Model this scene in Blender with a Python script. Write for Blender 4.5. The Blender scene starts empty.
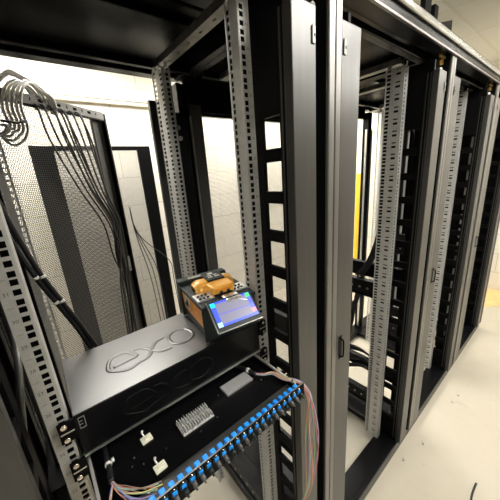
import bpy, bmesh, math, random
from mathutils import Vector, Matrix
random.seed(7)
C = bpy.context.scene.collection
Z0 = 1.40                      # height of the 31st unit above the floor
PI = math.pi

# ------------------------------------------------------------------ materials
def mat(name, col, rough=.5, metal=0., spec=.5, noise=None, bump=None, emit=None, coat=0.):
    m = bpy.data.materials.new(name); m.use_nodes = True
    nt = m.node_tree; b = nt.nodes['Principled BSDF']
    b.inputs['Base Color'].default_value = (*col, 1); b.inputs['Roughness'].default_value = rough
    b.inputs['Metallic'].default_value = metal; b.inputs['Specular IOR Level'].default_value = spec
    b.inputs['Coat Weight'].default_value = coat
    if emit:
        b.inputs['Emission Color'].default_value = (*emit[0], 1); b.inputs['Emission Strength'].default_value = emit[1]
    tc = nt.nodes.new('ShaderNodeTexCoord')
    if noise:
        sc, amt, stretch = noise
        mp = nt.nodes.new('ShaderNodeMapping'); mp.inputs['Scale'].default_value = stretch
        nz = nt.nodes.new('ShaderNodeTexNoise'); nz.inputs['Scale'].default_value = sc; nz.inputs['Detail'].default_value = 4
        rp = nt.nodes.new('ShaderNodeValToRGB')
        rp.color_ramp.elements[0].position = .3; rp.color_ramp.elements[1].position = .7
        rp.color_ramp.elements[0].color = (*[c*(1-amt) for c in col], 1)
        rp.color_ramp.elements[1].color = (*[min(1, c*(1+amt)) for c in col], 1)
        nt.links.new(tc.outputs['Object'], mp.inputs[0]); nt.links.new(mp.outputs[0], nz.inputs['Vector'])
        nt.links.new(nz.outputs['Fac'], rp.inputs[0]); nt.links.new(rp.outputs[0], b.inputs['Base Color'])
    if bump:
        sc, st = bump
        nz = nt.nodes.new('ShaderNodeTexNoise'); nz.inputs['Scale'].default_value = sc
        bp = nt.nodes.new('ShaderNodeBump'); bp.inputs['Strength'].default_value = st; bp.inputs['Distance'].default_value = .002
        nt.links.new(tc.outputs['Object'], nz.inputs['Vector']); nt.links.new(nz.outputs['Fac'], bp.inputs['Height'])
        nt.links.new(bp.outputs[0], b.inputs['Normal'])
    return m

def mesh_sheet(name, col, pitch, r):
    """perforated steel: staggered round holes, pattern on the sheet's own x / z"""
    m = mat(name, col, .45, .0, .4); nt = m.node_tree; L = nt.links; N = nt.nodes
    b = N['Principled BSDF']; out = N['Material Output']
    tc = N.new('ShaderNodeTexCoord'); sp = N.new('ShaderNodeSeparateXYZ'); L.new(tc.outputs['Object'], sp.inputs[0])
    def M(op, a, c=None):
        n = N.new('ShaderNodeMath'); n.operation = op
        for i, v in enumerate((a, c)):
            if v is None: continue
            if isinstance(v, (int, float)): n.inputs[i].default_value = v
            else: L.new(v, n.inputs[i])
        return n.outputs[0]
    px, pz = pitch, pitch*1.732
    def cell(off):
        x = M('SUBTRACT', M('FRACT', M('ADD', M('DIVIDE', sp.outputs[0], px), 100+off)), .5)
        z = M('SUBTRACT', M('FRACT', M('ADD', M('DIVIDE', sp.outputs[2], pz), 100+off)), .5)
        x = M('MULTIPLY', x, px); z = M('MULTIPLY', z, pz)
        return M('SQRT', M('ADD', M('MULTIPLY', x, x), M('MULTIPLY', z, z)))
    d = M('MINIMUM', cell(0), cell(.5))
    hole = M('LESS_THAN', d, r)
    tr = N.new('ShaderNodeBsdfTransparent'); mx = N.new('ShaderNodeMixShader')
    L.new(hole, mx.inputs[0]); L.new(b.outputs[0], mx.inputs[1]); L.new(tr.outputs[0], mx.inputs[2])
    L.new(mx.outputs[0], out.inputs[0])
    return m

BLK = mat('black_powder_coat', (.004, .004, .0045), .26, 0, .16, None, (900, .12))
BLKM = mat('black_matt_steel', (.003, .003, .0033), .5, 0, .08)
SAT = mat('satin_black_cover', (.032, .031, .029), .36, .0, .8, (14, .18, (6, 6, .4)))
POST = mat('satin_grey_post', (.215, .21, .20), .36, .75, .5, (10, .12, (6, 6, .4)))
ZNC = mat('galvanised_steel', (.58, .58, .56), .48, .55, .5, (70, .07, (1, 1, 1)), (300, .08))
ZNCD = mat('zinc_channel', (.26, .255, .24), .4, .8, .5, (40, .2, (1, 1, 1)))
INK = mat('number_ink', (.12, .12, .12), .7)
EDGE = mat('bare_steel_edge', (.62, .62, .6), .3, .9)
BEV = mat('polished_edge', (.55, .55, .54), .22, .9)
MESHL = mesh_sheet('perforated_black_steel', (.07, .07, .07), .0085, .0030)
MESHF = mesh_sheet('fine_perforated_steel', (.10, .10, .10), .0075, .0028)
WHITE = mat('painted_white', (.8, .79, .76), .5)
BLUE = mat('adapter_blue', (.01, .30, .95), .35, 0, .5, None, None, ((.0, .25, 1.), .0))
BLUE.node_tree.nodes['Principled BSDF'].inputs['Subsurface Weight'].default_value = 0
CREAM = mat('cream_plastic', (.82, .8, .66), .45)
CAPG = mat('grey_translucent_plastic', (.10, .10, .10), .35)
CABB = mat('black_cable_jacket', (.010, .010, .012), .42)
CABG = mat('grey_cable_jacket', (.62, .62, .61), .4)
CABG2 = mat('light_cable_jacket', (.88, .88, .86), .4)
SCR = mat('screw_zinc', (.75, .68, .62), .25, .95)
ORG = mat('orange_lacquer', (.80, .30, .03), .4, .0, .25, (18, .15, (1, 1, 1)))
YEL = mat('amber_cover', (.85, .42, .07), .34, .1, .5, None, None, None, .3)
RUB = mat('black_rubber', (.010, .018, .018), .5, 0, .4, None, (500, .3))
SILV = mat('machined_aluminium', (.7, .7, .7), .3, .85, .5, (60, .3, (1, 1, 1)))
CARD = mat('cardboard', (.70, .48, .22), .8, 0, .2, (9, .12, (1, 1, 1)))
YPOLE = mat('yellow_fibreglass', (.90, .58, .03), .45)
ENC = mat('charcoal_enclosure', (.009, .009, .0085), .35, 0, 1.0)

SAT.node_tree.nodes['Principled BSDF'].inputs['IOR'].default_value = 1.5
ENC.node_tree.nodes['Principled BSDF'].inputs['IOR'].default_value = 1.7

def floor_mat():
    m = mat('cream_vinyl', (.72, .64, .49), .36, 0, .4)
    nt = m.node_tree; b = nt.nodes['Principled BSDF']; tc = nt.nodes.new('ShaderNodeTexCoord')
    n1 = nt.nodes.new('ShaderNodeTexNoise'); n1.inputs['Scale'].default_value = 2.3; n1.inputs['Detail'].default_value = 9; n1.inputs['Roughness'].default_value = .65
    r = nt.nodes.new('ShaderNodeValToRGB'); r.color_ramp.elements[0].position = .3; r.color_ramp.elements[1].position = .72
    r.color_ramp.elements[0].color = (.44, .40, .32, 1); r.color_ramp.elements[1].color = (.51, .468, .382, 1)
    nt.links.new(tc.outputs['Object'], n1.inputs['Vector']); nt.links.new(n1.outputs['Fac'], r.inputs[0])
    n2 = nt.nodes.new('ShaderNodeTexNoise'); n2.inputs['Scale'].default_value = 11; n2.inputs['Detail'].default_value = 6
    r2 = nt.nodes.new('ShaderNodeValToRGB'); r2.color_ramp.elements[0].position = .27; r2.color_ramp.elements[1].position = .36
    r2.color_ramp.elements[0].color = (.86, .86, .86, 1); r2.color_ramp.elements[1].color = (1, 1, 1, 1)
    mx = nt.nodes.new('ShaderNodeMix'); mx.data_type = 'RGBA'; mx.blend_type = 'MULTIPLY'; mx.inputs[0].default_value = 1
    nt.links.new(tc.outputs['Object'], n2.inputs['Vector']); nt.links.new(n2.outputs['Fac'], r2.inputs[0])
    nt.links.new(r.outputs[0], mx.inputs[6]); nt.links.new(r2.outputs[0], mx.inputs[7]); nt.links.new(mx.outputs[2], b.inputs['Base Color'])
    return m

def block_mat(name, axis):
    """painted concrete blocks 450 x 228 with thin joints; axis = horizontal axis of the wall"""
    m = mat(name, (.80, .75, .62), .6); nt = m.node_tree; b = nt.nodes['Principled BSDF']
    tc = nt.nodes.new('ShaderNodeTexCoord'); sp = nt.nodes.new('ShaderNodeSeparateXYZ'); cb = nt.nodes.new('ShaderNodeCombineXYZ')
    nt.links.new(tc.outputs['Object'], sp.inputs[0]); nt.links.new(sp.outputs[axis], cb.inputs[0]); nt.links.new(sp.outputs[2], cb.inputs[1])
    br = nt.nodes.new('ShaderNodeTexBrick'); br.offset = .5; br.inputs['Scale'].default_value = 1
    br.inputs['Brick Width'].default_value = .455; br.inputs['Row Height'].default_value = .2255
    br.inputs['Mortar Size'].default_value = .0035; br.inputs['Mortar Smooth'].default_value = .3
    br.inputs['Color1'].default_value = (.78, .74, .645, 1); br.inputs['Color2'].default_value = (.765, .725, .63, 1)
    br.inputs['Mortar'].default_value = (.52, .49, .42, 1)
    bp = nt.nodes.new('ShaderNodeBump'); bp.inputs['Strength'].default_value = .35; bp.inputs['Distance'].default_value = .004; bp.invert = True
    nt.links.new(cb.outputs[0], br.inputs['Vector']); nt.links.new(br.outputs['Color'], b.inputs['Base Color'])
    nt.links.new(br.outputs['Fac'], bp.inputs['Height']); nt.links.new(bp.outputs[0], b.inputs['Normal'])
    return m

def ceil_mat():
    m = mat('ceiling_tile', (.78, .74, .63), .8); nt = m.node_tree; b = nt.nodes['Principled BSDF']
    tc = nt.nodes.new('ShaderNodeTexCoord')
    mp = nt.nodes.new('ShaderNodeMapping'); mp.inputs['Location'].default_value = (-.39+.0, -.225, 0)
    br = nt.nodes.new('ShaderNodeTexBrick'); br.offset = 0; br.inputs['Scale'].default_value = 1
    br.inputs['Brick Width'].default_value = .6; br.inputs['Row Height'].default_value = .6
    br.inputs['Mortar Size'].default_value = .011; br.inputs['Mortar Smooth'].default_value = .15
    br.inputs['Color1'].default_value = (.70, .68, .60, 1); br.inputs['Color2'].default_value = (.68, .66, .58, 1)
    br.inputs['Mortar'].default_value = (.66, .62, .52, 1)
    bp = nt.nodes.new('ShaderNodeBump'); bp.inputs['Strength'].default_value = .8; bp.inputs['Distance'].default_value = .006
    nt.links.new(tc.outputs['Object'], mp.inputs[0]); nt.links.new(mp.outputs[0], br.inputs['Vector'])
    nt.links.new(br.outputs['Color'], b.inputs['Base Color'])
    nt.links.new(br.outputs['Fac'], bp.inputs['Height']); nt.links.new(bp.outputs[0], b.inputs['Normal'])
    return m

# ------------------------------------------------------------------ mesh builder
class MB:
    def __init__(s): s.v = []; s.f = []; s.smooth = False
    def box(s, x0, x1, y0, y1, z0, z1, M=None):
        n = len(s.v)
        P = [(x0,y0,z0),(x1,y0,z0),(x1,y1,z0),(x0,y1,z0),(x0,y0,z1),(x1,y0,z1),(x1,y1,z1),(x0,y1,z1)]
        if M is not None: P = [tuple(M @ Vector(p)) for p in P]
        s.v += P
        s.f += [tuple(n+i for i in q) for q in ((3,2,1,0),(4,5,6,7),(0,1,5,4),(1,2,6,5),(2,3,7,6),(3,0,4,7))]
        return s
    def quad(s, a, b, c, d):
        n = len(s.v); s.v += [tuple(a), tuple(b), tuple(c), tuple(d)]; s.f.append((n, n+1, n+2, n+3)); return s
    def tube(s, pts, r, seg=8, cap=True, flat=None):
        pts = [Vector(p) for p in pts]; n0 = len(s.v); k = len(pts)
        up = Vector((0, 0, 1)); prev = None
        for i, p in enumerate(pts):
            t = (pts[min(i+1, k-1)] - pts[max(i-1, 0)]).normalized()
            if prev is None:
                a = t.orthogonal().normalized() if abs(t.dot(up)) > .95 else t.cross(up).normalized()
            else:
                a = (prev - t*prev.dot(t)); a = a.normalized() if a.length > 1e-6 else t.orthogonal().normalized()
            prev = a; b = t.cross(a)
            rr = r[i] if isinstance(r, (list, tuple)) else r
            for j in range(seg):
                w = 2*PI*j/seg; s.v.append(tuple(p + a*math.cos(w)*rr + b*math.sin(w)*rr))
        for i in range(k-1):
            for j in range(seg):
                j2 = (j+1) % seg; s.f.append((n0+i*seg+j, n0+i*seg+j2, n0+(i+1)*seg+j2, n0+(i+1)*seg+j))
        if cap:
            s.f.append(tuple(n0+j for j in reversed(range(seg)))); s.f.append(tuple(n0+(k-1)*seg+j for j in range(seg)))
        s.smooth = True; return s
    def cyl(s, c, r, d, h, seg=14):
        c = Vector(c); d = Vector(d).normalized(); return s.tube([c, c+d*h], r, seg)
    def holed(s, o, u, v, W, L, hs, hu, hw):
        """flat strip W x L with a column of holes: hs = [(centre along v, height)], hu = centre along u, hw = width"""
        o, u, v = Vector(o), Vector(u), Vector(v)
        P = lambda a, b: o + u*a + v*b
        Q = lambda a0, a1, b0, b1: s.quad(P(a0,b0), P(a1,b0), P(a1,b1), P(a0,b1))
        Q(0, hu-hw/2, 0, L); Q(hu+hw/2, W, 0, L); z = 0
        for c, h in hs: Q(hu-hw/2, hu+hw/2, z, c-h/2); z = c+h/2
        Q(hu-hw/2, hu+hw/2, z, L); return s
    def build(s, name, m, parent=None, bevel=0., solid=0., smooth=None):
        me = bpy.data.meshes.new(name); me.from_pydata(s.v, [], s.f); me.update()
        o = bpy.data.objects.new(name, me); C.objects.link(o); me.materials.append(m)
        if smooth if smooth is not None else s.smooth:
            for p in me.polygons: p.use_smooth = len(p.vertices) == 4 if s.smooth else True
        if solid:
            bm = bmesh.new(); bm.from_mesh(me); bmesh.ops.remove_doubles(bm, verts=bm.verts, dist=1e-5); bm.to_mesh(me); bm.free()
            md = o.modifiers.new('s', 'SOLIDIFY'); md.thickness = solid; md.offset = -1
        if bevel:
            md = o.modifiers.new('b', 'BEVEL'); md.width = bevel; md.segments = 2; md.limit_method = 'ANGLE'
        if parent: o.parent = parent
        return o

def spline(pts, n=8):
    pts = [Vector(p) for p in pts]; out = []; k = len(pts)
    for i in range(k-1):
        p0, p1, p2, p3 = pts[max(i-1,0)], pts[i], pts[i+1], pts[min(i+2,k-1)]
        for j in range(n):
            t = j/n
            out.append(.5*((2*p1)+(p2-p0)*t+(2*p0-5*p1+4*p2-p3)*t*t+(3*p1-p0-3*p2+p3)*t**3))
    return out+[pts[-1]]

def tag(o, label=None, cat=None, group=None, kind=None):
    if label: o['label'] = label
    if cat: o['category'] = cat
    if group: o['group'] = group
    if kind: o['kind'] = kind
    return o
def thing(name, label, cat, loc=(0,0,0), rotz=0, group=None):
    o = bpy.data.objects.new(name, None); C.objects.link(o); o.location = loc; o.rotation_euler = (0,0,rotz)
    o.empty_display_size = .05
    return tag(o, label, cat, group)
def copy_tree(o, parent=None):
    c = o.copy(); C.objects.link(c); c.parent = parent
    for ch in list(o.children): copy_tree(ch, c)
    return c
def struct(name, mb, m, **k):
    return tag(mb.build(name, m, **k), kind='structure')
def text_mesh(items, size, name, m, parent, M=None):
    """several short texts -> one mesh; items = [(string, x, z)] on a plane facing -y"""
    mb = MB()
    for st, x, y, z in items:
        cu = bpy.data.curves.new('t', 'FONT'); cu.body = st; cu.size = size; cu.align_x = 'CENTER'; cu.align_y = 'CENTER'; cu.resolution_u = 2
        ob = bpy.data.objects.new('t', cu); C.objects.link(ob); bpy.context.view_layer.update()
        me = ob.to_mesh(); n = len(mb.v)
        mb.v += [(x+v.co.x, y, z+v.co.y) for v in me.vertices]; mb.f += [tuple(n+i for i in p.vertices) for p in me.polygons]
        ob.to_mesh_clear(); bpy.data.objects.remove(ob); bpy.data.curves.remove(cu)
    if M is not None: mb.v = [tuple(M @ Vector(v)) for v in mb.v]
    return mb

# ------------------------------------------------------------------ the room
CZ = Z0+1.06; XR = 3.83; XL = -3.2; YB = 1.9; YF = -3.2
struct('floor', MB().box(XL, XR, YF, YB, -.06, 0), floor_mat())
struct('ceiling', MB().box(XL, XR, YF, YB, CZ, CZ+.06), ceil_mat())
struct('wall_back', MB().box(XL-.1, XR+.1, YB, YB+.1, -.06, CZ+.06), block_mat('cream_blocks_back', 0))
struct('wall_right', MB().box(XR, XR+.1, YF, YB, -.06, CZ+.06), block_mat('cream_blocks_side', 1))
struct('wall_left', MB().box(XL-.1, XL, YF, YB, -.06, CZ+.06), block_mat('cream_blocks_left', 1))
struct('wall_front', MB().box(XL-.1, XR+.1, YF-.1, YF, -.06, CZ+.06), mat('charcoal_front_wall', (.05, .05, .05), .7))  # wall out of view, its charcoal invented to darken reflections on the racks
# surface trunking that runs along the back wall
tk = MB().box(XL, XR, YB-.035, YB, Z0+.72, Z0+.775).build('wall_trunking', mat('cream_trunking', (.74,.68,.55), .5), bevel=.003)
tag(tk, 'long cream cable trunking fixed high on the back block wall', 'trunking')
cvr = MB().box(XL, XR, YB-.038, YB-.0345, Z0+.745, Z0+.748).build('trunking_seam', BLKM, tk)

# ------------------------------------------------------------------ ceiling lights
LGT = mat('led_panel', (1, 1, 1), .5, emit=((1., .97, .90), 17.))
def light(x, y, label, power, sx=.6, sy=.6):
    t = thing('ceiling_light', label, 'ceiling light', (x, y, CZ))
    fr = MB(); a, b = sx/2, sy/2
    for q in ((-a,a,-b,-b+.02),(-a,a,b-.02,b),(-a,-a+.02,-b+.02,b-.02),(a-.02,a,-b+.02,b-.02)): fr.box(q[0],q[1],q[2],q[3],-.012,0)
    fr.build('light_frame', WHITE, t)
    MB().box(-a+.02, a-.02, -b+.02, b-.02, -.008, -.001).build('diffuser', LGT, t)
    ld = bpy.data.lights.new('panel_light', 'AREA'); ld.shape = 'RECTANGLE'; ld.size = sx-.05; ld.size_y = sy-.05
    ld.energy = power; ld.color = (1., .965, .895)
    lo = bpy.data.objects.new('panel_lamp', ld); C.objects.link(lo); lo.parent = t; lo.location = (0, 0, -.02)
PW = 16
light(1.25, -.95, 'long LED panel over the front aisle before the middle racks', PW, 1.2)
light(-1.1, -1.5, 'LED panel over the front aisle to the left of the first rack', 11)  # fill light added to brighten the left rail and pale cables
light(2.9, -1.25, 'long LED panel over the front aisle by the end wall', PW, 1.2)
light(-.2, 1.3, 'LED panel over the rear aisle behind the first rack', 22, 1.2)
light(1.7, 1.3, 'LED panel over the rear aisle behind the middle racks', 25, 1.2)
light(3.2, 1.25, 'LED panel over the rear aisle in the far corner', 14)

# ------------------------------------------------------------------ racks
U = .04445
def zu(n): return Z0 + (n-31)*U        # centre height of unit n
RB, RT = Z0-1.356, Z0+.494
def rail_mesh(front, flange_holes=True, deep=False, inward=False):
    """galvanised rail for the RIGHT side. front: numbered face at y=0 with a flange to +y; rear: deep side web with two punched columns and a lip"""
    fh = []
    for n in range(1, 43):
        for r in (-1, 0, 1): fh.append((zu(n)+r*.015875-RB, .0098))
    L = RT-RB; mb = MB()
    if front and deep:
        mb.holed((.225, 0, RB), (1,0,0), (0,0,1), .029, L, fh, .0085, .0098)
        alt = [(c, .0050 if i % 3 == 1 else .0085) for i, (c, h) in enumerate(fh) if i % 3 != 2]
        mb.holed((.225, 0, RB), (0,1,0), (0,0,1), .042, L, alt, .024, .018)
        mb.holed((.225, .042, RB), (0,1,0), (0,0,1), .030, L, [(c, .0095) for c, h in fh], .018, .015)
        mb.quad((.254, 0, RB), (.254, .022, RB), (.254, .022, RT), (.254, 0, RT))
    elif front:
        mb.holed((.225, 0, RB), (1,0,0), (0,0,1), .029, L, fh, .0085, .0098)
        mb.holed((.225, 0, RB), (0,1,0), (0,0,1), .044, L, [(c, .0100) for c, h in fh] if flange_holes else [(L/2, .01)], .036, .0100)
        mb.quad((.254, 0, RB), (.254, .022, RB), (.254, .022, RT), (.254, 0, RT))
    else:
        mb.holed((.236, .04, RB), (0,1,0), (0,0,1), .040, L, [(c, .0085) for c, h in fh], .025, .018)
        mb.holed((.236, 0, RB), (0,1,0), (0,0,1), .04, L, [(c, .0085) for c, h in fh], .014, .018)
        mb.holed((.208 if inward else .236, 0, RB), (1,0,0), (0,0,1), .028, L, fh, .009 if inward else .016, .0065 if inward else .0095)
    return mb
def mirror(mb):
    m = MB(); m.v = [(-x, y, z) for x, y, z in mb.v]; m.f = [tuple(reversed(f)) for f in mb.f]; m.smooth = mb.smooth; return m

PL, PR = -.379, .421           # rack's outer sides
YR = .70
def make_rack(label):
    t = thing('server_rack', label, 'server rack')
    # four corner posts
    for x0, x1 in ((PL, PL+.026), (PR-.026, PR)):
        cpost = MB().box(x0+.0012, x1-.0012, -.090, -.05, .055, Z0+.53).build('corner_post', BLKM, t)
        MB().box(x0+.0012, x1-.0012, -.10, -.0901, .055, Z0+.53).build('post_trim', POST, cpost, bevel=.003)
        MB().box(x0+.0012, x1-.0012, YR-.05, YR, .055, Z0+.53).build('corner_post', BLK, t, bevel=.003)
    # top frame
    MB().box(PL, PR, -.10, -.045, Z0+.53, Z0+.575).build('front_top_beam', BLK, t, bevel=.003)
    MB().box(PL, PR, -.112, -.10, Z0+.560, Z0+.580).build('beam_edge_strip', BEV, t, bevel=.004)
    MB().box(PL, PR, -.108, -.10, Z0+.524, Z0+.531).build('beam_edge_strip', POST, t, bevel=.001)
    MB().box(PL, PR, YR-.05, YR, Z0+.545, Z0+.60).build('rear_top_beam', BLK, t, bevel=.003)
    for x0, x1 in ((PL, PL+.03), (PR-.03, PR)): MB().box(x0, x1, -.045, YR-.05, Z0+.535, Z0+.58).build('side_top_beam', BLK, t, bevel=.002)
    rf = MB().box(PL+.004, PR-.004, -.095, .235, Z0+.582, Z0+.60).box(PL+.004, PR-.004, .245, YR-.05, Z0+.582, Z0+.598)
    rf.build('roof_panel', BLK, t, bevel=.004)
    MB().box(-.33, .35, .300, .325, Z0+.566, Z0+.582).build('roof_stiffener', BLK, t, bevel=.003)
    MB().box(PL+.03, PR-.03, .508, .53, Z0+.518, Z0+.54).build('cross_bar', BLK, t, bevel=.003)
    MB().box(PL+.03, PR-.03, -.03, .0, Z0+.514, Z0+.535).build('cross_bar', BLK, t, bevel=.003)
    # base frame
    b = MB().box(PL, PR, -.085, .02, .012, .055).box(PL, PR, YR-.09, YR, .012, .055)
    b.box(PL, PL+.12, .02, YR-.09, .02, .050).box(PR-.12, PR, .02, YR-.09, .02, .050)
    b.build('base_frame', BLK, t, bevel=.003)
    MB().box(PL, PR, -.088, -.062, .0, .062).build('plinth_edge', BLK, t, bevel=.003)
    # satin cover plates either side of the opening, front and rear, with pull handle and latch
    for sx in (-1, 1):
        x0, x1 = (.273, .349) if sx > 0 else (-.357, -.274)
        p = MB().box(x0, x1, -.10, -.078, .062, Z0+.462).build('cover_plate', SAT, t, bevel=.002)
        if sx < 0:
            hx = -.333
            h = MB().tube(spline([(hx,-.100,Z0-.372),(hx,-.110,Z0-.376),(hx,-.112,Z0-.39),(hx,-.112,Z0-.42),(hx,-.110,Z0-.434),(hx,-.100,Z0-.438)],4), .0028, 8)
            h.build('pull_handle', BLKM, p)
            MB().box(hx-.009, hx+.009, -.1008, -.0995, Z0-.446, Z0-.364).build('handle_recess', BLKM, p)
        lx = x1-.015 if sx > 0 else -.350
        l = MB().box(lx, lx+.010, -.103, -.10, Z0+.393, Z0+.425).build('latch', POST, p, bevel=.001)
        MB().box(lx+.0045, lx+.0075, -.1037, -.103, Z0+.405, Z0+.411).build('latch_slot', BLKM, l)
        q = MB().box(x0+.008, x1-.004, YR-.022, YR-.002, .062, Z0+.46).build('rear_cover_plate', SAT, t, bevel=.002)
        MB().box((.356 if sx > 0 else -.362), (.362 if sx > 0 else -.356), .640, .655, .08, Z0+.405).build('edge_strip', EDGE, t)
        # punched strip in the gap between cover plate and post
        s = MB(); hs = [(.05+i*.05, .016) for i in range(36)]
        gx = .352 if sx > 0 else -.378
        s.holed((gx, -.065, .065), (1,0,0), (0,0,1), .030, 1.86, hs, .015, .010)
        s.build('punched_strip', BLKM, t, solid=.0015)
        # windowed cable manager: a wall in depth, open windows between fingers
        X = .285*sx; X2 = X+.012*sx
        xa, xb = min(X, X2), max(X, X2)
        m = MB().box(xa, xb, -.078, -.048, .06, Z0+.50).box(xa, xb, .012, .052, .06, Z0+.50)
        zt = Z0+.267
        m.box(xa, xb, -.048, .012, zt, Z0+.50)
        k = 0
        while zt-.1*k-.07 > .10:
            zz = zt-.1*k; m.box(xa, xb, -.048, .012, zz-.1, zz-.07); k += 1
        m.box(xa, xb, -.048, .012, .06, zt-.1*k)
        m = m.build('cable_manager', BLKM, t, bevel=.0015)
        for ya in (-.060, -.072): MB().box(min(X, X-.0025*sx), max(X, X-.0025*sx), ya, ya+.004, .07, Z0+.46).build('pressed_rib', SAT, m)
        # depth braces front to rear
        bx0, bx1 = (.262, .283) if sx > 0 else (-.283, -.262)
        for za, zb in ((Z0-.51, Z0-.435), (Z0-1.18, Z0-1.115)):
            br = MB().box(bx0, bx1, .055, .46, za, zb)
            br.box(bx0-.006, bx1+.006, .055, .46, zb, zb+.006).box(bx0-.006, bx1+.006, .055, .46, za-.006, za)
            b_ = br.build('depth_brace', BLK, t, bevel=.001)
            for i in range(9): MB().cyl((bx0-.0006 if sx > 0 else bx1+.0006, .08+i*.042, (za+zb)/2), .006, (-1*sx, 0, 0), .0008, 8).build('brace_hole', ZNCD, b_)
        # bright zinc channel under the roof
        ch = MB()
        x0c, x1c = (.248, .282) if sx > 0 else (-.282, -.248)
        ch.holed((x0c, .03, Z0+.513), (1,0,0), (0,1,0), x1c-x0c, .47, [(.04+i*.07, .014) for i in range(6)], .017, .006)
        ch.quad((x0c,.03,Z0+.513),(x0c,.5,Z0+.513),(x0c,.5,Z0+.535),(x0c,.03,Z0+.535))
        ch.quad((x1c,.03,Z0+.513),(x1c,.5,Z0+.513),(x1c,.5,Z0+.535),(x1c,.03,Z0+.535))
        ch.build('zinc_channel', ZNCD, t, solid=-.002)
    # rails
    fm = rail_mesh(True); rm = rail_mesh(False); fl = rail_mesh(True, False); rl = rail_mesh(False, inward=True)
    rails = []
    for src, y in ((fm, 0), (rm, .42)):
        a = src.build('mounting_rail', ZNC, t, solid=.0018); a.location.y = y
        b2 = mirror(fl if src is fm else rl).build('mounting_rail', ZNC, t, solid=.0018); b2.location.y = y
        rails += [a, b2]
        for o_, q in ((a, 1), (b2, -1)):
            if src is fm: bk = MB().box(*sorted((q*.2275, q*.250)), .006, .042, RB+.01, RT-.01)
            else: bk = MB().box(*sorted((q*.2385, q*.262)), .004, .044, RB+.01, RT-.01)
            bk.build('rail_liner', BLKM, o_)  # black box put inside the rail so its holes look shaded
    # earth stud under the top beam
    st = MB().cyl((.375, -.06, Z0+.506), .010, (0,-1,0), .014, 12).build('earth_stud', mat('brass', (.8,.5,.12), .3, .9), t)
    MB().cyl((.377, -.06, Z0+.482), .007, (0,-1,0), .012, 10).build('stud_cap', WHITE, st)
    MB().box(.345, .405, -.075, -.068, Z0+.520, Z0+.528).build('earth_label', mat('dull_yellow_tape', (.45,.33,.06), .5), st)
    return t, rails

rack1, rails1 = make_rack('nearest black server rack, open fronted, holding the fibre patch drawer')
racks = [rack1]
lbl = ['second black server rack from the left, empty front with grey rails and black cables behind',
       'third black server rack from the left, between the second rack and the end rack',
       'farthest black server rack at the end of the row by the cream wall']
for k in range(1, 4):
    r = copy_tree(rack1); r.location = (.8*k, 0, 0); r['label'] = lbl[k-1]; racks.append(r)
for r in racks: r['group'] = 'server racks standing in one row'

deepm = mirror(rail_mesh(True, True, True)).build('m', ZNC, None, solid=.0018); deepr = rail_mesh(True, True, True).build('m', ZNC, None, solid=.0018)
dl, drr = deepm.data, deepr.data; bpy.data.objects.remove(deepm); bpy.data.objects.remove(deepr)
for r in racks[1:]:
    for ch in r.children:
        if ch.name.startswith('mounting_rail') and abs(ch.location.y) < .01:
            right = ch.data.vertices[0].co.x > 0; ch.data = drr if right else dl
            for g_ in ch.children: bpy.data.objects.remove(g_)
            MB().box(*sorted(((1 if right else -1)*.2275, (1 if right else -1)*.250)), .006, .070, RB+.01, RT-.01).build('rail_liner', BLKM, ch)  # same black filler for shade behind the deeper rail's holes
# unit numbers and unit ticks on the first rack's front rails
for a, xs in ((rails1[0], 1), (rails1[1], -1)):
    it = [(str(n), xs*.2465, -.0006, zu(n)) for n in range(1, 43)]
    mb = text_mesh(it, .0085, 'n', INK, None)
    for n in range(1, 42):
        z = zu(n)+U/2; x = xs*.2465; mb.quad((x-.004,-.0006,z-.0003),(x+.004,-.0006,z-.0003),(x+.004,-.0006,z+.0003),(x-.004,-.0006,z+.0003))
    mb.build('unit_numbers', INK, a)

# rear mesh door of the second rack, closed, with header
def door_frame(W, H, sw, tw, fr_mat, sheet, parent, name='door_frame', bw=None):
    """door in its own x (0..W) z (0..H) plane, y thickness"""
    bw = bw or tw
    f = MB().box(0, sw, -.012, .012, 0, H).box(W-sw, W, -.012, .012, 0, H).box(sw, W-sw, -.012, .012, H-tw, H).box(sw, W-sw, -.012, .012, 0, bw)
    f.build(name, fr_mat, parent, bevel=.002)
    MB().quad((sw, 0, bw), (W-sw, 0, bw), (W-sw, 0, H-tw), (sw, 0, H-tw)).build('mesh_sheet', sheet, parent)
r2 = racks[1]
e = bpy.data.objects.new('rear_door', None); C.objects.link(e); e.parent = r2; e.location = (PL+.02, YR+.014, .06)
door_frame(.74, Z0+.45-.06, .03, .03, BLK, MESHF, e)
MB().box(PL+.03, PR-.03, YR-.02, YR+.0, Z0+.43, Z0+.545).build('header_panel', BLK, r2)
r3 = racks[2]
MB().box(PL+.03, PR-.03, YR-.02, YR+.0, Z0+.485, Z0+.545).build('header_panel', BLK, r3)
r4 = racks[3]
for rr, left in ((racks[2], False), (racks[3], True)):
    for ch in list(rr.children):
        if ch.name.startswith('rear_cover_plate') and (ch.data.vertices[0].co.x < 0) == left: bpy.data.objects.remove(ch)
MB().box(PR, PR+.012, -.09, YR, .03, Z0+.57).build('side_panel', BLK, r4, bevel=.002)

MB().box(PL-.012, PL, -.09, YR, .03, Z0+.57).build('side_panel', BLK, rack1, bevel=.002)
MB().tube([(-.262,.10,Z0-.10),(-.300,.10,Z0-.31)], .006, 8).build('tie_bar', ZNCD, rack1)
MB().tube([(-.262,.12,Z0-.24),(-.272,.12,Z0-.50)], .006, 8).build('tie_bar', ZNCD, rack1)
wb = MB().box(.264, .300, .414, .424, Z0-.6, Z0+.36).build('side_bracket', BLKM, rack1)
for x_, z_, m_ in ((.268, .278, EDGE), (.265, .312, ZNCD)): MB().cyl((x_, .414, Z0+z_), .008, (0,-1,0), .002, 14).cyl((x_, .412, Z0+z_), .004, (0,-1,0), .003, 10).build('washer', m_, wb)
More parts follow.
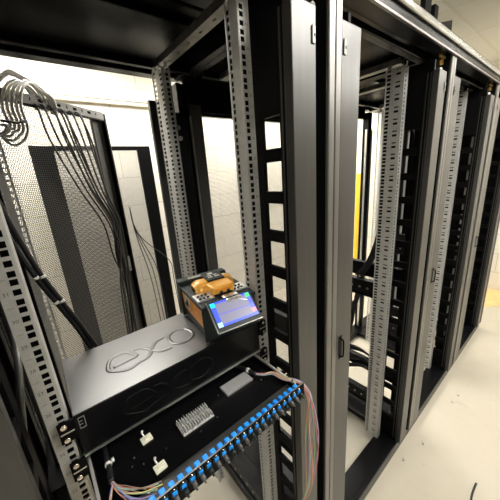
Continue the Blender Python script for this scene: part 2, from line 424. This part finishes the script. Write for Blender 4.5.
# swung-open mesh door of the first rack
e = bpy.data.objects.new('rear_door', None); C.objects.link(e); e.parent = rack1
e.location = (PL, YR+.02, .05); e.rotation_euler = (0, 0, math.radians(36))
DW = .715; DH = Z0+.488-.05
GF = mat('grey_inner_stile', (.045,.045,.04), .5)
f = MB().box(0, .03, -.012, .012, 0, DH).box(DW-.012, DW, -.028, .012, 0, DH).box(.03, DW-.012, -.004, .012, DH-.022, DH).box(.03, DW-.012, -.012, .012, 0, .03)
f.build('door_frame', BLK, e, bevel=.002)
MB().box(DW-.075, DW-.012, -.006, .008, .03, DH-.022).build('door_stile', GF, e, bevel=.001)
MB().box(DW-.03, DW-.014, -.012, -.006, Z0-.36-.05, Z0-.27-.05).build('door_catch', WHITE, e, bevel=.001)
MB().quad((.03,0,.03),(DW-.075,0,.03),(DW-.075,0,DH-.022),(.03,0,DH-.022)).build('mesh_sheet', MESHL, e)
s = MB(); s.holed((.02,-.026,DH-.03), (0,0,1), (1,0,0), .034, DW-.035, [(.03+i*.04, .020 if i % 2 == 0 else .005) for i in range(16)], .019, .012)
s.build('slotted_bar', mat('slotted_bar_grey', (.15,.148,.14), .42, .3), e, solid=.002)
s = MB().box(.02, DW-.015, -.026, -.006, DH-.036, DH-.030).box(.03, DW-.02, -.0225, -.0215, DH-.029, DH+.001)  # flange, plus a black sheet added so the slots look shaded
s.build('bar_flange', BLK, e)

# ------------------------------------------------------------------ spare door standing parallel to the row, against the back wall
sd = thing('spare_rack_door', 'loose black mesh rack door standing upright in front of the back wall', 'door', (-.115, 1.70, 0))
W, H = .745, Z0+.40
f = MB().box(0, .125, -.012, .012, 0, H).box(W-.095, W, -.012, .012, 0, H).box(.125, W-.095, -.012, .012, H-.028, H).box(.125, W-.095, -.012, .012, 0, .05)
f.build('door_frame', BLKM, sd, bevel=.002)
MB().quad((.125,.006,.05),(W-.095,.006,.05),(W-.095,.006,H-.028),(.125,.006,H-.028)).build('mesh_sheet', MESHF, sd)

# ------------------------------------------------------------------ fibre patch enclosure with drawer, units 23 to 25
fp = thing('fibre_patch_drawer', 'charcoal fibre patch enclosure with embossed letters and its drawer pulled out, in the nearest rack', 'patch panel', (0, -.004, 0))
ZT = Z0-.245
enc = MB()
enc.box(-.2165, .2165, .002, .205, ZT-.0025, ZT)                          # top
MB().box(-.2165, .2165, -.0002, .002, ZT-.088, ZT-.0005).build('front_panel', BLK, fp, bevel=.0006)  # darker black than the lid: the front's shade put into its colour
enc.box(-.2165, -.2145, .002, .205, ZT-.133, ZT-.0025).box(.2145, .2165, .002, .205, ZT-.133, ZT-.0025)
enc.box(-.2165, .2165, .203, .205, ZT-.133, ZT-.0025)
enc.build('enclosure', ENC, fp, bevel=.0008)
MB().box(-.2165, .2165, -.0035, .002, ZT-.0912, ZT-.0880).build('front_lip', EDGE, fp)
# embossed lettering e x o on the lid and on the front
def closed(pts): return pts
LET = [
 [(-.076,.092),(-.079,.103),(-.092,.124),(-.108,.130),(-.127,.124),(-.138,.099),(-.137,.082),(-.120,.066),(-.101,.058),(-.079,.066)],
 [(-.129,.088),(-.076,.0925)],
 [(-.076,.120),(-.063,.119),(-.052,.107),(-.045,.093),(-.036,.077),(-.024,.067),(-.003,.064)],
 [(-.078,.067),(-.065,.067),(-.053,.074),(-.044,.089),(-.034,.104),(-.022,.116),(-.002,.120)],
 [(.004,.092),(.006,.107),(.017,.121),(.034,.127),(.052,.121),(.062,.107),(.064,.092),(.060,.077),(.048,.065),(.033,.061),(.016,.066),(.006,.078),(.004,.092)]]
em = MB()
for L in LET:
    n0 = len(em.v)
    em.tube(spline([(x, y, 0) for x, y in L], 8), .0056, 10)
emv = em.v
em.v = [(x, y, ZT-.0012+z*.48) for x, y, z in emv]; em.build('embossed_letters', ENC, fp)
em2 = MB(); em2.smooth = True; em2.f = em.f
em2.v = [(x, z*.35, ZT-.045+(y-.095)*.72) for x, y, z in emv]; em2.build('front_embossed_letters', BLK, fp)  # front letters share the panel's darker, shade-coloured black
# ears + screws
for sx in (-1, 1):
    for n in (25, 23):
        zc = zu(n)
        x0, x1 = sorted((sx*.2165, sx*.2415))
        ear = MB().box(x0, x1, -.004, .002, zc-.0205, zc+.0205).build('mounting_ear', BLKM, fp, bevel=.001)
        MB().box(x0+.002, x1-.002, -.0046, -.004, zc-.0015, zc+.0010).build('ear_seam', EDGE, ear)
        for dz in (-.0135, .0145):
            sc = MB().cyl((sx*.2325, -.004, zc+dz), .0046, (0,-1,0), .003, 16).cyl((sx*.2325, -.007, zc+dz), .0028, (0,-1,0), .0012, 12)
            sc.build('rack_screw', SCR, ear)
lt = MB()
for q in ((-.207,-.190,.0,.0012),(-.207,-.2055,-.034,.0),(-.1915,-.190,-.034,.0),(-.207,-.190,-.0352,-.034),(-.2055,-.197,-.012,-.0108),(-.2055,-.197,-.022,-.0208)):
    lt.box(-.211+(q[0]+.207)*.6, -.211+(q[1]+.207)*.6, -.0012, 0, zu(25)+.014+q[2]*.65, zu(25)+.014+q[3]*.65)
lt.build('front_latch', mat('latch_outline', (.35,.35,.35), .4, .5), fp)
# drawer
ZD = ZT-.128
dr = bpy.data.objects.new('drawer', None); C.objects.link(dr); dr.parent = fp
DY = -.155
MB().box(-.208, .208, DY, .18, ZD-.0015, ZD).box(-.2095, -.208, DY, .18, ZD, ZD+.012).box(.208, .2095, DY, .18, ZD, ZD+.012).build('drawer_tray', BLK, dr)
# front bend of tray: a satin step up to the adapter plate
MB().quad((-.208,DY+.002,ZD+.0005),(.208,DY+.002,ZD+.0005),(.208,DY+.045,ZD+.0005),(-.208,DY+.045,ZD+.0005)).build('tray_step', SAT, dr)
PT = ZD+.030
MB().box(-.218, .218, DY-.002, DY, ZD-.012, PT).build('adapter_plate', BLKM, dr)
MB().box(-.218, .218, DY-.0024, DY+.0004, PT-.0002, PT+.0004).build('plate_edge', ZNCD, dr)
for i in range(24):
    x = .196-.0163*i
    a = MB().box(x-.0052, x+.0052, DY+.001, DY+.012, PT-.015, PT-.0005).box(x-.003, x+.003, DY+.009, DY+.013, PT-.014, PT-.006)
    a = a.build('fibre_adapter', BLUE, dr, bevel=.003)
    b = MB().box(x-.0040, x+.0040, DY-.008, DY-.0024, PT-.0130, PT-.006).build('adapter_front', BLUE, a, bevel=.001)
    MB().box(x-.0058, x+.0058, DY-.005, DY-.0022, PT-.018, PT-.003).build('adapter_collar', RUB, a)
    MB().cyl((x, DY-.008, PT-.013), .0040, (0,-1,-.35), .009, 8).cyl((x, DY-.016, PT-.016), .0020, (0,-1,-.35), .006, 8).build('dust_cap', CAPG if i % 3 else RUB, a)
    MB().cyl((x, DY-.003, PT-.0022), .0016, (0,-1,0), .003, 8).build('adapter_screw', SCR, a)
# telescopic slides
for sx in (-1, 1):
    x0, x1 = sorted((sx*.2105, sx*.2155))
    s = MB().box(x0, x1, DY+.02, .17, ZD+.001, ZD+.017).build('slide_rail', ZNC, dr, bevel=.0008)
    MB().box(x0-.001, x1+.001, DY+.025, .02, ZD+.006, ZD+.012).build('slide_groove', BLKM, s)
    MB().cyl((sx*.213, DY+.03, ZD+.017), .003, (0,0,1), .002, 10).build('slide_screw', SCR, s)
# splice holder with comb, near the middle
sh = MB().box(-.052, .022, -.062, -.022, ZD, ZD+.0025)
for i in range(13):
    x = -.050+i*.0058
    sh.box(x-.0007, x+.0007, -.060, -.045, ZD+.0025, ZD+.011).box(x-.0007, x+.0007, -.039, -.024, ZD+.0025, ZD+.011)
for i in range(6):
    x = -.045+i*.0116; sh.box(x-.001, x+.001, -.045, -.039, ZD+.0025, ZD+.008)
sh.build('splice_comb', mat('clear_grey_comb', (.55,.55,.54), .35), dr)
sh = MB().box(.075, .155, -.040, -.004, ZD, ZD+.006).box(.077,.153,-.038,-.036,ZD+.006,ZD+.008)
sh.build('splice_cover', mat('smoke_cover', (.30,.30,.30), .3), dr, bevel=.001)
# cable tie mounts
for (x, y) in ((-.113,-.013),(-.113,-.088)):
    M = Matrix.Translation((x, y, ZD)) @ Matrix.Rotation(.05, 4, 'Z')
    tm = MB().box(-.011, .011, -.009, .009, 0, .004, M)
    tm = tm.build('tie_mount', CREAM, dr, bevel=.0012)
    MB().box(-.004,.004,-.003,.003,.004,.007,M).build('tie_saddle', CREAM, tm)
    MB().tube([M@Vector((-.002,.009,.004)), M@Vector((-.003,.017,.006)), M@Vector((-.001,.021,.006))], [.0018,.0016,.0028], 8).build('tie_tail', WHITE, tm)
for (x, y) in ((-.145,-.035),(-.153,-.05),(-.135,-.06),(-.09,-.06),(-.02,-.075),(.025,-.07),(.17,-.055),(.16,-.035),(-.03,-.012),(.06,-.02)):
    MB().cyl((x, y, ZD), .0016, (0,0,1), .0022, 8).build('tray_stud', SCR, dr)

# ------------------------------------------------------------------ fibre cables
FC = [(.05,.18,.75),(.9,.35,.05),(.1,.5,.2),(.35,.16,.08),(.45,.45,.45),(.8,.8,.8),(.7,.05,.05),(.05,.05,.05),(.85,.75,.1),(.4,.15,.55),(.85,.35,.45),(.3,.75,.75)]
FM = [mat('fibre_colour', tuple(.7*q+.16 for q in c), .4) for c in FC]
def bundle(name, label, path, spread, rs, n=12, r=.0010, seed=1, cat='fibre cable'):
    t = thing(name, label, cat, tuple(path[0]))
    o = Vector(path[0]); rnd = random.Random(seed)
    for i in range(n):
        a = rnd.uniform(0, 2*PI); q = rnd.uniform(.3, 1)
        pts = []
        for j, p in enumerate(path):
            s_ = spread[j]; a2 = a + j*.5
            pts.append(Vector(p)-o+Vector((math.cos(a2)*s_*q, math.sin(a2)*s_*q*.8, math.sin(a2*1.3)*s_*.5*q)))
        MB().tube(spline(pts, 6), r, 6).build('fibre_strand', FM[i % 12], t)
    return t
zc = ZD+.010
t = bundle('fibre_bundle', 'multicoloured fibre strands splaying from a black sheath at the left of the drawer',
    [(-.190,-.062,zc),(-.186,-.078,zc),(-.176,-.098,zc+.002),(-.162,-.118,zc+.004),(-.140,-.136,zc+.006)], [.002,.004,.009,.014,.018], 0, 16, .0008, 3)
o = Vector(t.location)
MB().tube([Vector(p)-o for p in spline([(-.184,.03,zc),(-.186,0,zc),(-.187,-.03,zc),(-.190,-.064,zc)],4)], .0046, 10).build('sheath', CABB, t)
MB().tube([Vector(p)-o for p in ((-.1865,-.023,zc),(-.187,-.029,zc))], .0062, 10).box(-.181-o.x,-.176-o.x,-.030-o.y,-.022-o.y,zc+.002-o.z,zc+.006-o.z).build('cable_tie', WHITE, t)
t2 = bundle('fibre_bundle', 'fibre strands with a blue one turning down over the left end of the adapter plate',
    [(-.190,-.070,zc),(-.196,-.088,zc+.001),(-.204,-.115,zc-.001),(-.2055,-.140,zc-.002)], [.001,.003,.003,.002], 0, 5, .0009, 8)
t3 = bundle('fibre_bundle', 'multicoloured fibre strands hanging down in a loop from the right end of the drawer',
    [(.168,-.040,zc),(.180,-.058,zc+.002),(.199,-.075,zc+.004),(.206,-.105,zc+.004),(.2205,-.135,zc+.006),(.2245,-.155,zc+.002),(.227,-.172,zc-.03),(.222,-.180,zc-.11),(.221,-.18,zc-.20),(.212,-.178,zc-.29),(.192,-.172,zc-.34)],
    [.002,.003,.004,.004,.0035,.0035,.008,.018,.018,.012,.004], 0, 20, .0011, 5)
o = Vector(t3.location)
MB().tube([Vector(p)-o for p in spline([(.150,.02,zc),(.160,-.01,zc),(.168,-.042,zc)],4)], .0046, 10).build('sheath', CABB, t3)
MB().tube([Vector(p)-o for p in ((.161,-.012,zc),(.163,-.019,zc))], .0062, 10).build('cable_tie', WHITE, t3)
for b_ in (t, t2, t3): b_['group'] = 'fibre bundles of the drawer'

# ------------------------------------------------------------------ fusion splicer
sp = thing('fusion_splicer', 'orange and black fusion splicer with a lit tilted screen, standing on the patch enclosure', 'splicer', (.146, .083, ZT+.0005), math.radians(-8))
w, d = .067, .090
MB().box(-w+.004, w-.004, -d+.006, d, 0, .030).build('base', RUB, sp, bevel=.006)
def taper(x0,x1,y0,y1,z0,z1,k):
    m = MB(); P=[]
    for z, g in ((z0, 0), (z1, k)):
        P += [(x0-g,y0-g,z),(x1+g,y0-g,z),(x1+g,y1+g,z),(x0-g,y1+g,z)]
    m.v = P; m.f = [(3,2,1,0),(4,5,6,7),(0,1,5,4),(1,2,6,5),(2,3,7,6),(3,0,4,7)]; return m
taper(-w+.002, w-.002, -d+.010, d-.004, .022, .088, .004).build('body', ORG, sp, bevel=.008)
for x in (-w, w):
    for y in (-d+.006, d-.002):
        q = .007 if y > 0 else .003
        MB().box(x-.006, x+.006, y-q, y+q, .004, .09).build('corner_guard', RUB, sp, bevel=.002)
MB().box(-w+.004, w-.004, -d+.002, -d+.009, .006, .088).build('front_panel', RUB, sp, bevel=.002)
sv = MB().box(-w-.0025,-w-.0005,.02,.060,.045,.080); sv.build('side_socket', SILV, sp, bevel=.001)
MB().box(-w-.0035,-w-.002,.028,.040,.052,.072).box(-w-.0035,-w-.002,.044,.054,.05,.06).build('socket_opening', RUB, sp)
deck = MB().box(-w-.007, w+.007, -d-.002, d+.006, .088, .099); deck.build('top_deck', RUB, sp, bevel=.004)
MB().box(-w-.010, w+.004, d-.018, d+.012, .099, .112).build('rear_handle', RUB, sp, bevel=.003)
MB().box(-w+.02, w-.03, d-.016, d-.004, .1122, .1135).build('handle_inlay', SILV, sp)
for x0, x1 in ((-w-.003, -.026), (.026, w+.003)):
    st = MB().box(x0, x1, -.062, -.018, .099, .103).build('stage_plate', SILV, sp, bevel=.001)
    k = MB()
    for i in range(3):
        for j in range(2): k.cyl((x0+.009+i*.010, -.052+j*.016, .103), .0035, (0,0,1), .003, 8)
    k.build('clamp_knob', RUB, st)
# rounded wind cover: lathe-like loaf across x
wc = MB(); prof = []
for i in range(13):
    a = PI*i/12; prof.append((.012+.034*math.cos(a), .100+.026*math.sin(a)))
n = len(prof)
xs = [-.056,-.052,-.040,.040,.052,.056]; sc = [.55,.86,1,1,.86,.55]
for x, g in zip(xs, sc):
    for (y, z) in prof: wc.v.append((x, .012+(y-.012)*g, .100+(z-.100)*g))
for i in range(len(xs)-1):
    for j in range(n-1): wc.f.append((i*n+j, i*n+j+1, (i+1)*n+j+1, (i+1)*n+j))
wc.f.append(tuple(range(n))); wc.f.append(tuple((len(xs)-1)*n+j for j in reversed(range(n))))
wco = wc.build('wind_cover', YEL, sp, smooth=True)
lm = Matrix.Translation((.004, .014, .1245)) @ Matrix.Rotation(.12, 4, 'X')
cl = MB().box(-.025, .025, -.022, .030, 0, .005, lm).build('cover_plate', RUB, wco, bevel=.002)
mk = MB()
for i, (a, b, c_, e_) in enumerate(((-.010,.004,.010,.020),(-.016,-.004,.002,.006),(.002,.012,.002,.006),(-.016,-.004,-.008,-.003),(.002,.016,-.008,-.003))):
    mk.box(a, b, c_, e_, .005, .0053, lm)
mk.build('cover_marking', mat('pale_marking', (.55,.53,.48), .5), cl)
fc = MB().box(-.030, .032, -.056, -.016, .103, .125)
fc.build('front_clamp_cover', YEL, sp, bevel=.004)
MB().box(-.020, .024, -.0568, -.0558, .112, .118).build('cover_slot', ORG, sp)
MB().box(-.010,-.003,-.060,-.048,.099,.112).box(.010,.017,-.060,-.048,.099,.112).build('clamp_hinge', RUB, sp, bevel=.001)
MB().box(-.014, .028, -d-.012, -.068, .092, .106).build('screen_hinge', SILV, sp, bevel=.003)
# tilted screen
S = Matrix.Translation((-.009, -d+.002, .106)) @ Matrix.Rotation(math.radians(-49), 4, 'X')
# local: x across, z down the face negative, -y outwards
scr = MB().box(-.053, .064, -.004, .008, -.078, 0, S).build('screen', RUB, sp, bevel=.003)
MB().box(-.0535, .0645, -.0045, .0, -.0785, -.0765, S).box(-.0535,-.0520,-.0045,0,-.0765,0,S).build('screen_rim', POST, scr)
def em_(c, s): return mat('screen_glow', c, .3, emit=(c, s))
G = lambda x0,x1,z0,z1,dy: [S@Vector(p) for p in ((x0,dy,z0),(x1,dy,z0),(x1,dy,z1),(x0,dy,z1))]
MB().quad(*G(-.047,.058,-.066,-.005,-.0043)).build('display', em_((.03,.07,.75), .9), scr)
MB().quad(*G(-.036,.047,-.060,-.010,-.0045)).build('camera_view', em_((.16,.16,.24), .8), scr)
MB().quad(*G(-.036,.047,-.0385,-.0365,-.0047)).build('fibre_image', em_((.08,.08,.55), .8), scr)
MB().quad(*[S@Vector(p) for p in ((.010,-.0047,-.010),(.016,-.0047,-.010),(.047,-.0047,-.026),(.047,-.0047,-.022))]).build('screen_line', em_((.6,.6,.7), .7), scr)
for nm, c, x, z in (('cyan_button',(.0,.65,.75),-.047,-.017),('green_button',(.02,.55,.12),.046,-.017),('red_button',(.85,.20,.22),.046,-.058),('pale_button',(.35,.65,.85),-.047,-.066)):
    MB().quad(*G(x,x+.011,z,z+.011,-.0048)).build(nm, em_(c, .9), scr)

# ------------------------------------------------------------------ thick black cable pair behind the left rail
def cable(name, label, pts, r, m, group=None, ties=(), n=8, cat='cable'):
    o = Vector(pts[0]); P = spline([Vector(p)-o for p in pts], n)
    c = bpy.data.objects.new(name, None) if ties else None
    if ties:
        C.objects.link(c); c.location = o; tag(c, label, cat, group)
        MB().tube(P, r, 8).build('cable_jacket', m, c)
        for k in ties:
            k = int(k*(len(P)-1)); dirv = (P[min(k+1,len(P)-1)]-P[k-1]).normalized()
            MB().tube([P[k]-dirv*.003, P[k]+dirv*.003], r*1.35, 8).build('cable_tie', WHITE, c)
        return c
    b = MB().tube(P, r, 6).build(name, m); b.location = o
    return tag(b, label, cat, group)
g = 'pair of thick black cables behind the left rail'
for dx, s_, lb in ((0, .45, 'thick black tied cable behind the left front rail, the upper of the pair'), (-.013, .45, 'thick black tied cable behind the left front rail, the lower of the pair')):
    cable('thick_cable', lb, [(-.262+dx,.22,Z0+.36),(-.246+dx,.22,Z0+.20),(-.226+dx,.22,Z0+.065),(-.207+dx*.85,.22,Z0-.03),(-.180+dx*.75,.22,Z0-.12),(-.152+dx*.75,.23,Z0-.215),(-.13+dx,.26,Z0-.33),(-.12+dx,.3,Z0-.6)], .0052, CABB, g, (s_, s_+.12))

# thin black cables against the mesh door (door direction 36 degrees)
cd, sd_ = math.cos(math.radians(36)), math.sin(math.radians(36))
def dp(u, off, z): return (PL+cd*u-sd_*off, YR+.02+sd_*u+cd*off, Z0+z)
specs = []
rnd = random.Random(4)
g = 'thin black cables hanging along the open mesh door'
lo = [(.345,.54,.60),(.37,.57,.62),(.40,.58,.61),(.42,.60,.585),(.44,.60,.57),(.45,.615,.55),(.47,.62,.58),(.50,.63,.60),(.53,.64,.62),(.55,.645,.635)]
for i, (a, b, c_) in enumerate(lo):
    off = -.035-.006*(i % 3)
    pts = [dp(a,off+.03,.46),dp(a,off,.45),dp(a+.02+.01*(i%3),off,.33),dp(a+(b-a)*.55,off,.12),dp(b,off,-.05),dp((b+c_)/2+.012*((i*7)%3-1),off,-.22),dp(c_,off,-.40),dp(c_-.02,off,-.65),dp(c_-.04,off,-.95)]
    cable('thin_cable', 'thin black cable hanging from the slotted bar of the open mesh door', pts, .0040, CABB, g, n=5)
g2 = 'thin black cables fanning out behind the open mesh door'
for i, (x1, z1) in enumerate(((.345,-.50),(.372,-.53),(.40,-.52),(.50,-.50))):
    pts = [(.27,1.20,Z0+.0),(.275,1.21,Z0-.10),(.29+.02*i*.6,1.23,Z0-.22),(x1-.02,1.26,Z0-.40),(x1,1.28,Z0-.56),(x1+.01,1.28,Z0-.85)]
    cable('thin_cable', 'thin black cable fanning out beyond the free edge of the open mesh door', pts, .0028, CABB, g2, n=5)

# pale cable bundle hanging over the top of the open door
g = 'pale cables draped over the top of the open mesh door'
for i in range(9):
    a = i/8; m = CABG2 if i % 2 else CABG
    f = .006*(i % 3)
    if i < 4:      # arch straight off to the left
        pts = [(-.030+.006*i,.96,Z0+.44), (-.034+.006*i,.93,Z0+.492), (-.062,.90,Z0+.515+f), (-.100,.875,Z0+.532+f), (-.140,.86,Z0+.543+f), (-.180,.85,Z0+.530-.008*i), (-.23,.84,Z0+.49-.012*i), (-.28,.83,Z0+.42)]
    else:          # turn down and loop back up at the left
        j = i-4
        pts = [(-.040-.010*j,.95,Z0+.45), (-.050-.010*j,.915,Z0+.498), (-.080-.010*j,.88,Z0+.522+f), (-.112-.012*j,.84,Z0+.497), (-.132-.013*j,.82,Z0+.43), (-.130-.012*j,.81,Z0+.36), (-.150-.012*j,.80,Z0+.318+.012*j), (-.185,.80,Z0+.30+.015*j), (-.215,.81,Z0+.34), (-.24,.82,Z0+.42)]
    cable('pale_cable', 'pale grey network cable draped over the top of the open mesh door', pts, .0048, m, g, n=6)
bt = cable('binding_cable', 'dark strap wrapped around the pale cable bundle', [(-.235,.79,Z0+.388),(-.19,.785,Z0+.375),(-.155,.79,Z0+.372),(-.128,.81,Z0+.385)], .0042, CABB, n=6)
bt['category'] = 'strap'

# green earth wire in the gap left of the rail
for i, dx in enumerate((0, .010)):
    cable('green_wire', 'green earth wire behind the left front rail below the drawer ear', [(-.255+dx*5,.03,Z0-.60),(-.257+dx*4,.035,Z0-.50),(-.245+dx*4,.04,Z0-.42),(-.225+dx,.045,Z0-.385),(-.20,.06,Z0-.37)], .0035, mat('green_wire', (.08,.45,.08), .4), 'green earth wires behind the left rail', n=5)

# black loops at the rear of the second and third rack
g = 'black cable loops hanging between the second and third rack'
for i in range(11):
    x = 1.13+.012*(i % 4); y0 = .42-.01*i
    zt = -.58-.03*i*.4
    pts = [(x+.02, .18+.01*i, Z0-.50), (x, .26, Z0-.66-.02*i), (x+.01, .38, Z0-.86-.014*i), (x+.02, .50-.012*i, Z0-.96-.012*i), (x+.01, .34, Z0-.93-.020*i), (x, .18, Z0-.90-.014*i), (x-.01, .08, Z0-.94-.008*i)]
    cable('looped_cable', 'black cable looping low at the back between second and third rack', pts, .005, CABB, g, n=6)
for i in range(4):
    cable('slanted_cable', 'black cable slanting up beside the rear rail seen through the second rack', [(1.10,.175+.012*i,Z0-.43),(1.10,.145+.010*i,Z0-.38),(1.10,.115+.009*i,Z0-.32),(1.10,.088+.008*i,Z0-.22),(1.10,.07+.008*i,Z0-.1),(1.10,.06+.008*i,Z0+.1)], .0042, CABB, 'black cables slanting beside the rear rail', n=5)

# ------------------------------------------------------------------ things on and around
# overhead tray brackets on the rack tops
tr = thing('cable_tray_bracket', 'black upright cable tray bracket on top of the third rack', 'bracket', (1.2, .02, Z0+.60))
MB().box(.010, .070, 0, .02, 0, .30).build('upright_plate', BLKM, tr)
MB().box(.112, .150, .0, .02, 0, .17).build('upright_plate', BLKM, tr)
m = MB(); m.v = [(.165,0,0),(.345,0,0),(.335,0,.165),(.165,0,.115),(.165,.02,0),(.345,.02,0),(.335,.02,.165),(.165,.02,.115)]
m.f = [(0,1,2,3),(7,6,5,4),(0,4,5,1),(1,5,6,2),(2,6,7,3),(3,7,4,0)]
m.build('gusset_plate', BLKM, tr)
MB().box(.0, .36, -.005, .06, -.002, .006).build('bracket_foot', BLKM, tr)
# yellow ladder stile standing in the far corner
yp = thing('yellow_pole', 'tall yellow pole standing in the far corner behind the racks', 'pole', (3.75, 1.70, 0))
MB().box(-.035, .035, -.02, .02, .02, 1.42).build('pole_shaft', YPOLE, yp, bevel=.004)
MB().box(-.04, .04, -.025, .025, 0, .03).build('foot_cap', RUB, yp, bevel=.004)
# flattened cardboard on the floor at the end of the row
cb = thing('cardboard_sheet', 'flattened piece of cardboard on the floor beyond the end rack', 'cardboard', (3.53, -.10, 0))
P = [(-.22,.05),(-.15,-.02),(.26,-.22),(.29,.09),(.27,.14),(-.12,.16)]
m = MB(); m.v = [(x,y,.012+.010*math.sin(7*x)) for x,y in P]+[(x,y,.002+.010*math.sin(7*x)) for x,y in P]
m.v = [(x,y,max(z,.0015)) for x,y,z in m.v]
m.f = [tuple(range(6)), tuple(reversed(range(6,12)))]+[(i,i+6,(i+1)%6+6,(i+1)%6) for i in range(6)]
m.build('flat_sheet', CARD, cb)
m = MB().box(-.11, .27, -.002, .006, 0, .115, Matrix.Translation((.0,.14,.014)) @ Matrix.Rotation(-.75, 4, 'X')); m.build('folded_flap', CARD, cb)
# offcut on the floor
cable('cable_offcut', 'short dark cable offcut lying on the cream floor in front of the racks', [(1.190,-.414,.0045),(1.150,-.413,.0045),(1.10,-.415,.0045),(1.06,-.425,.0045)], .0042, CABB)
# floor debris
for i, (x, y, lb) in enumerate(((1.66,-.19,'tiny pale screw on the floor beside the second cover post'),(1.75,-.20,'tiny pale screw on the floor nearer the end of the row'),(1.05,-.135,'tiny pale screw on the floor nearest the camera'),(1.22,-.17,'tiny grey plug on the floor by the plinth edge'))):
    o = MB().cyl((0,0,.003), .003, (1,.5,0), .014, 8).cyl((0,0,.003), .005, (-1,-.5,0), .003, 8).build('loose_screw', SILV); o.location = (x, y, .002)
    tag(o, lb, 'screw', 'loose screws on the floor')

# ------------------------------------------------------------------ world + camera
w_ = bpy.data.worlds.new('World'); bpy.context.scene.world = w_; w_.use_nodes = True
bg = w_.node_tree.nodes['Background']; bg.inputs[0].default_value = (1, .96, .88, 1); bg.inputs[1].default_value = .05
R = Matrix(((0.7698866587488784, 0.22820944818712743, -0.5959823658789032), (-0.6342036742765695, 0.16949570592854757, -0.7543586051778571), (-0.07113530919723929, 0.958744832283288, 0.2752237532545166)))
cam = bpy.data.cameras.new('camera'); co = bpy.data.objects.new('camera', cam); C.objects.link(co)
co.matrix_world = Matrix.Translation((-0.190593, -0.509029, Z0+.14556)) @ R.to_4x4()
cam.sensor_width = 36; cam.sensor_fit = 'HORIZONTAL'; cam.lens = 268.328/500*36; cam.clip_start = .01
bpy.context.scene.camera = co
vs = bpy.context.scene.view_settings
vs.view_transform = 'Standard'; vs.look = 'None'; vs.gamma = 1; vs.exposure = 0; vs.use_curve_mapping = False
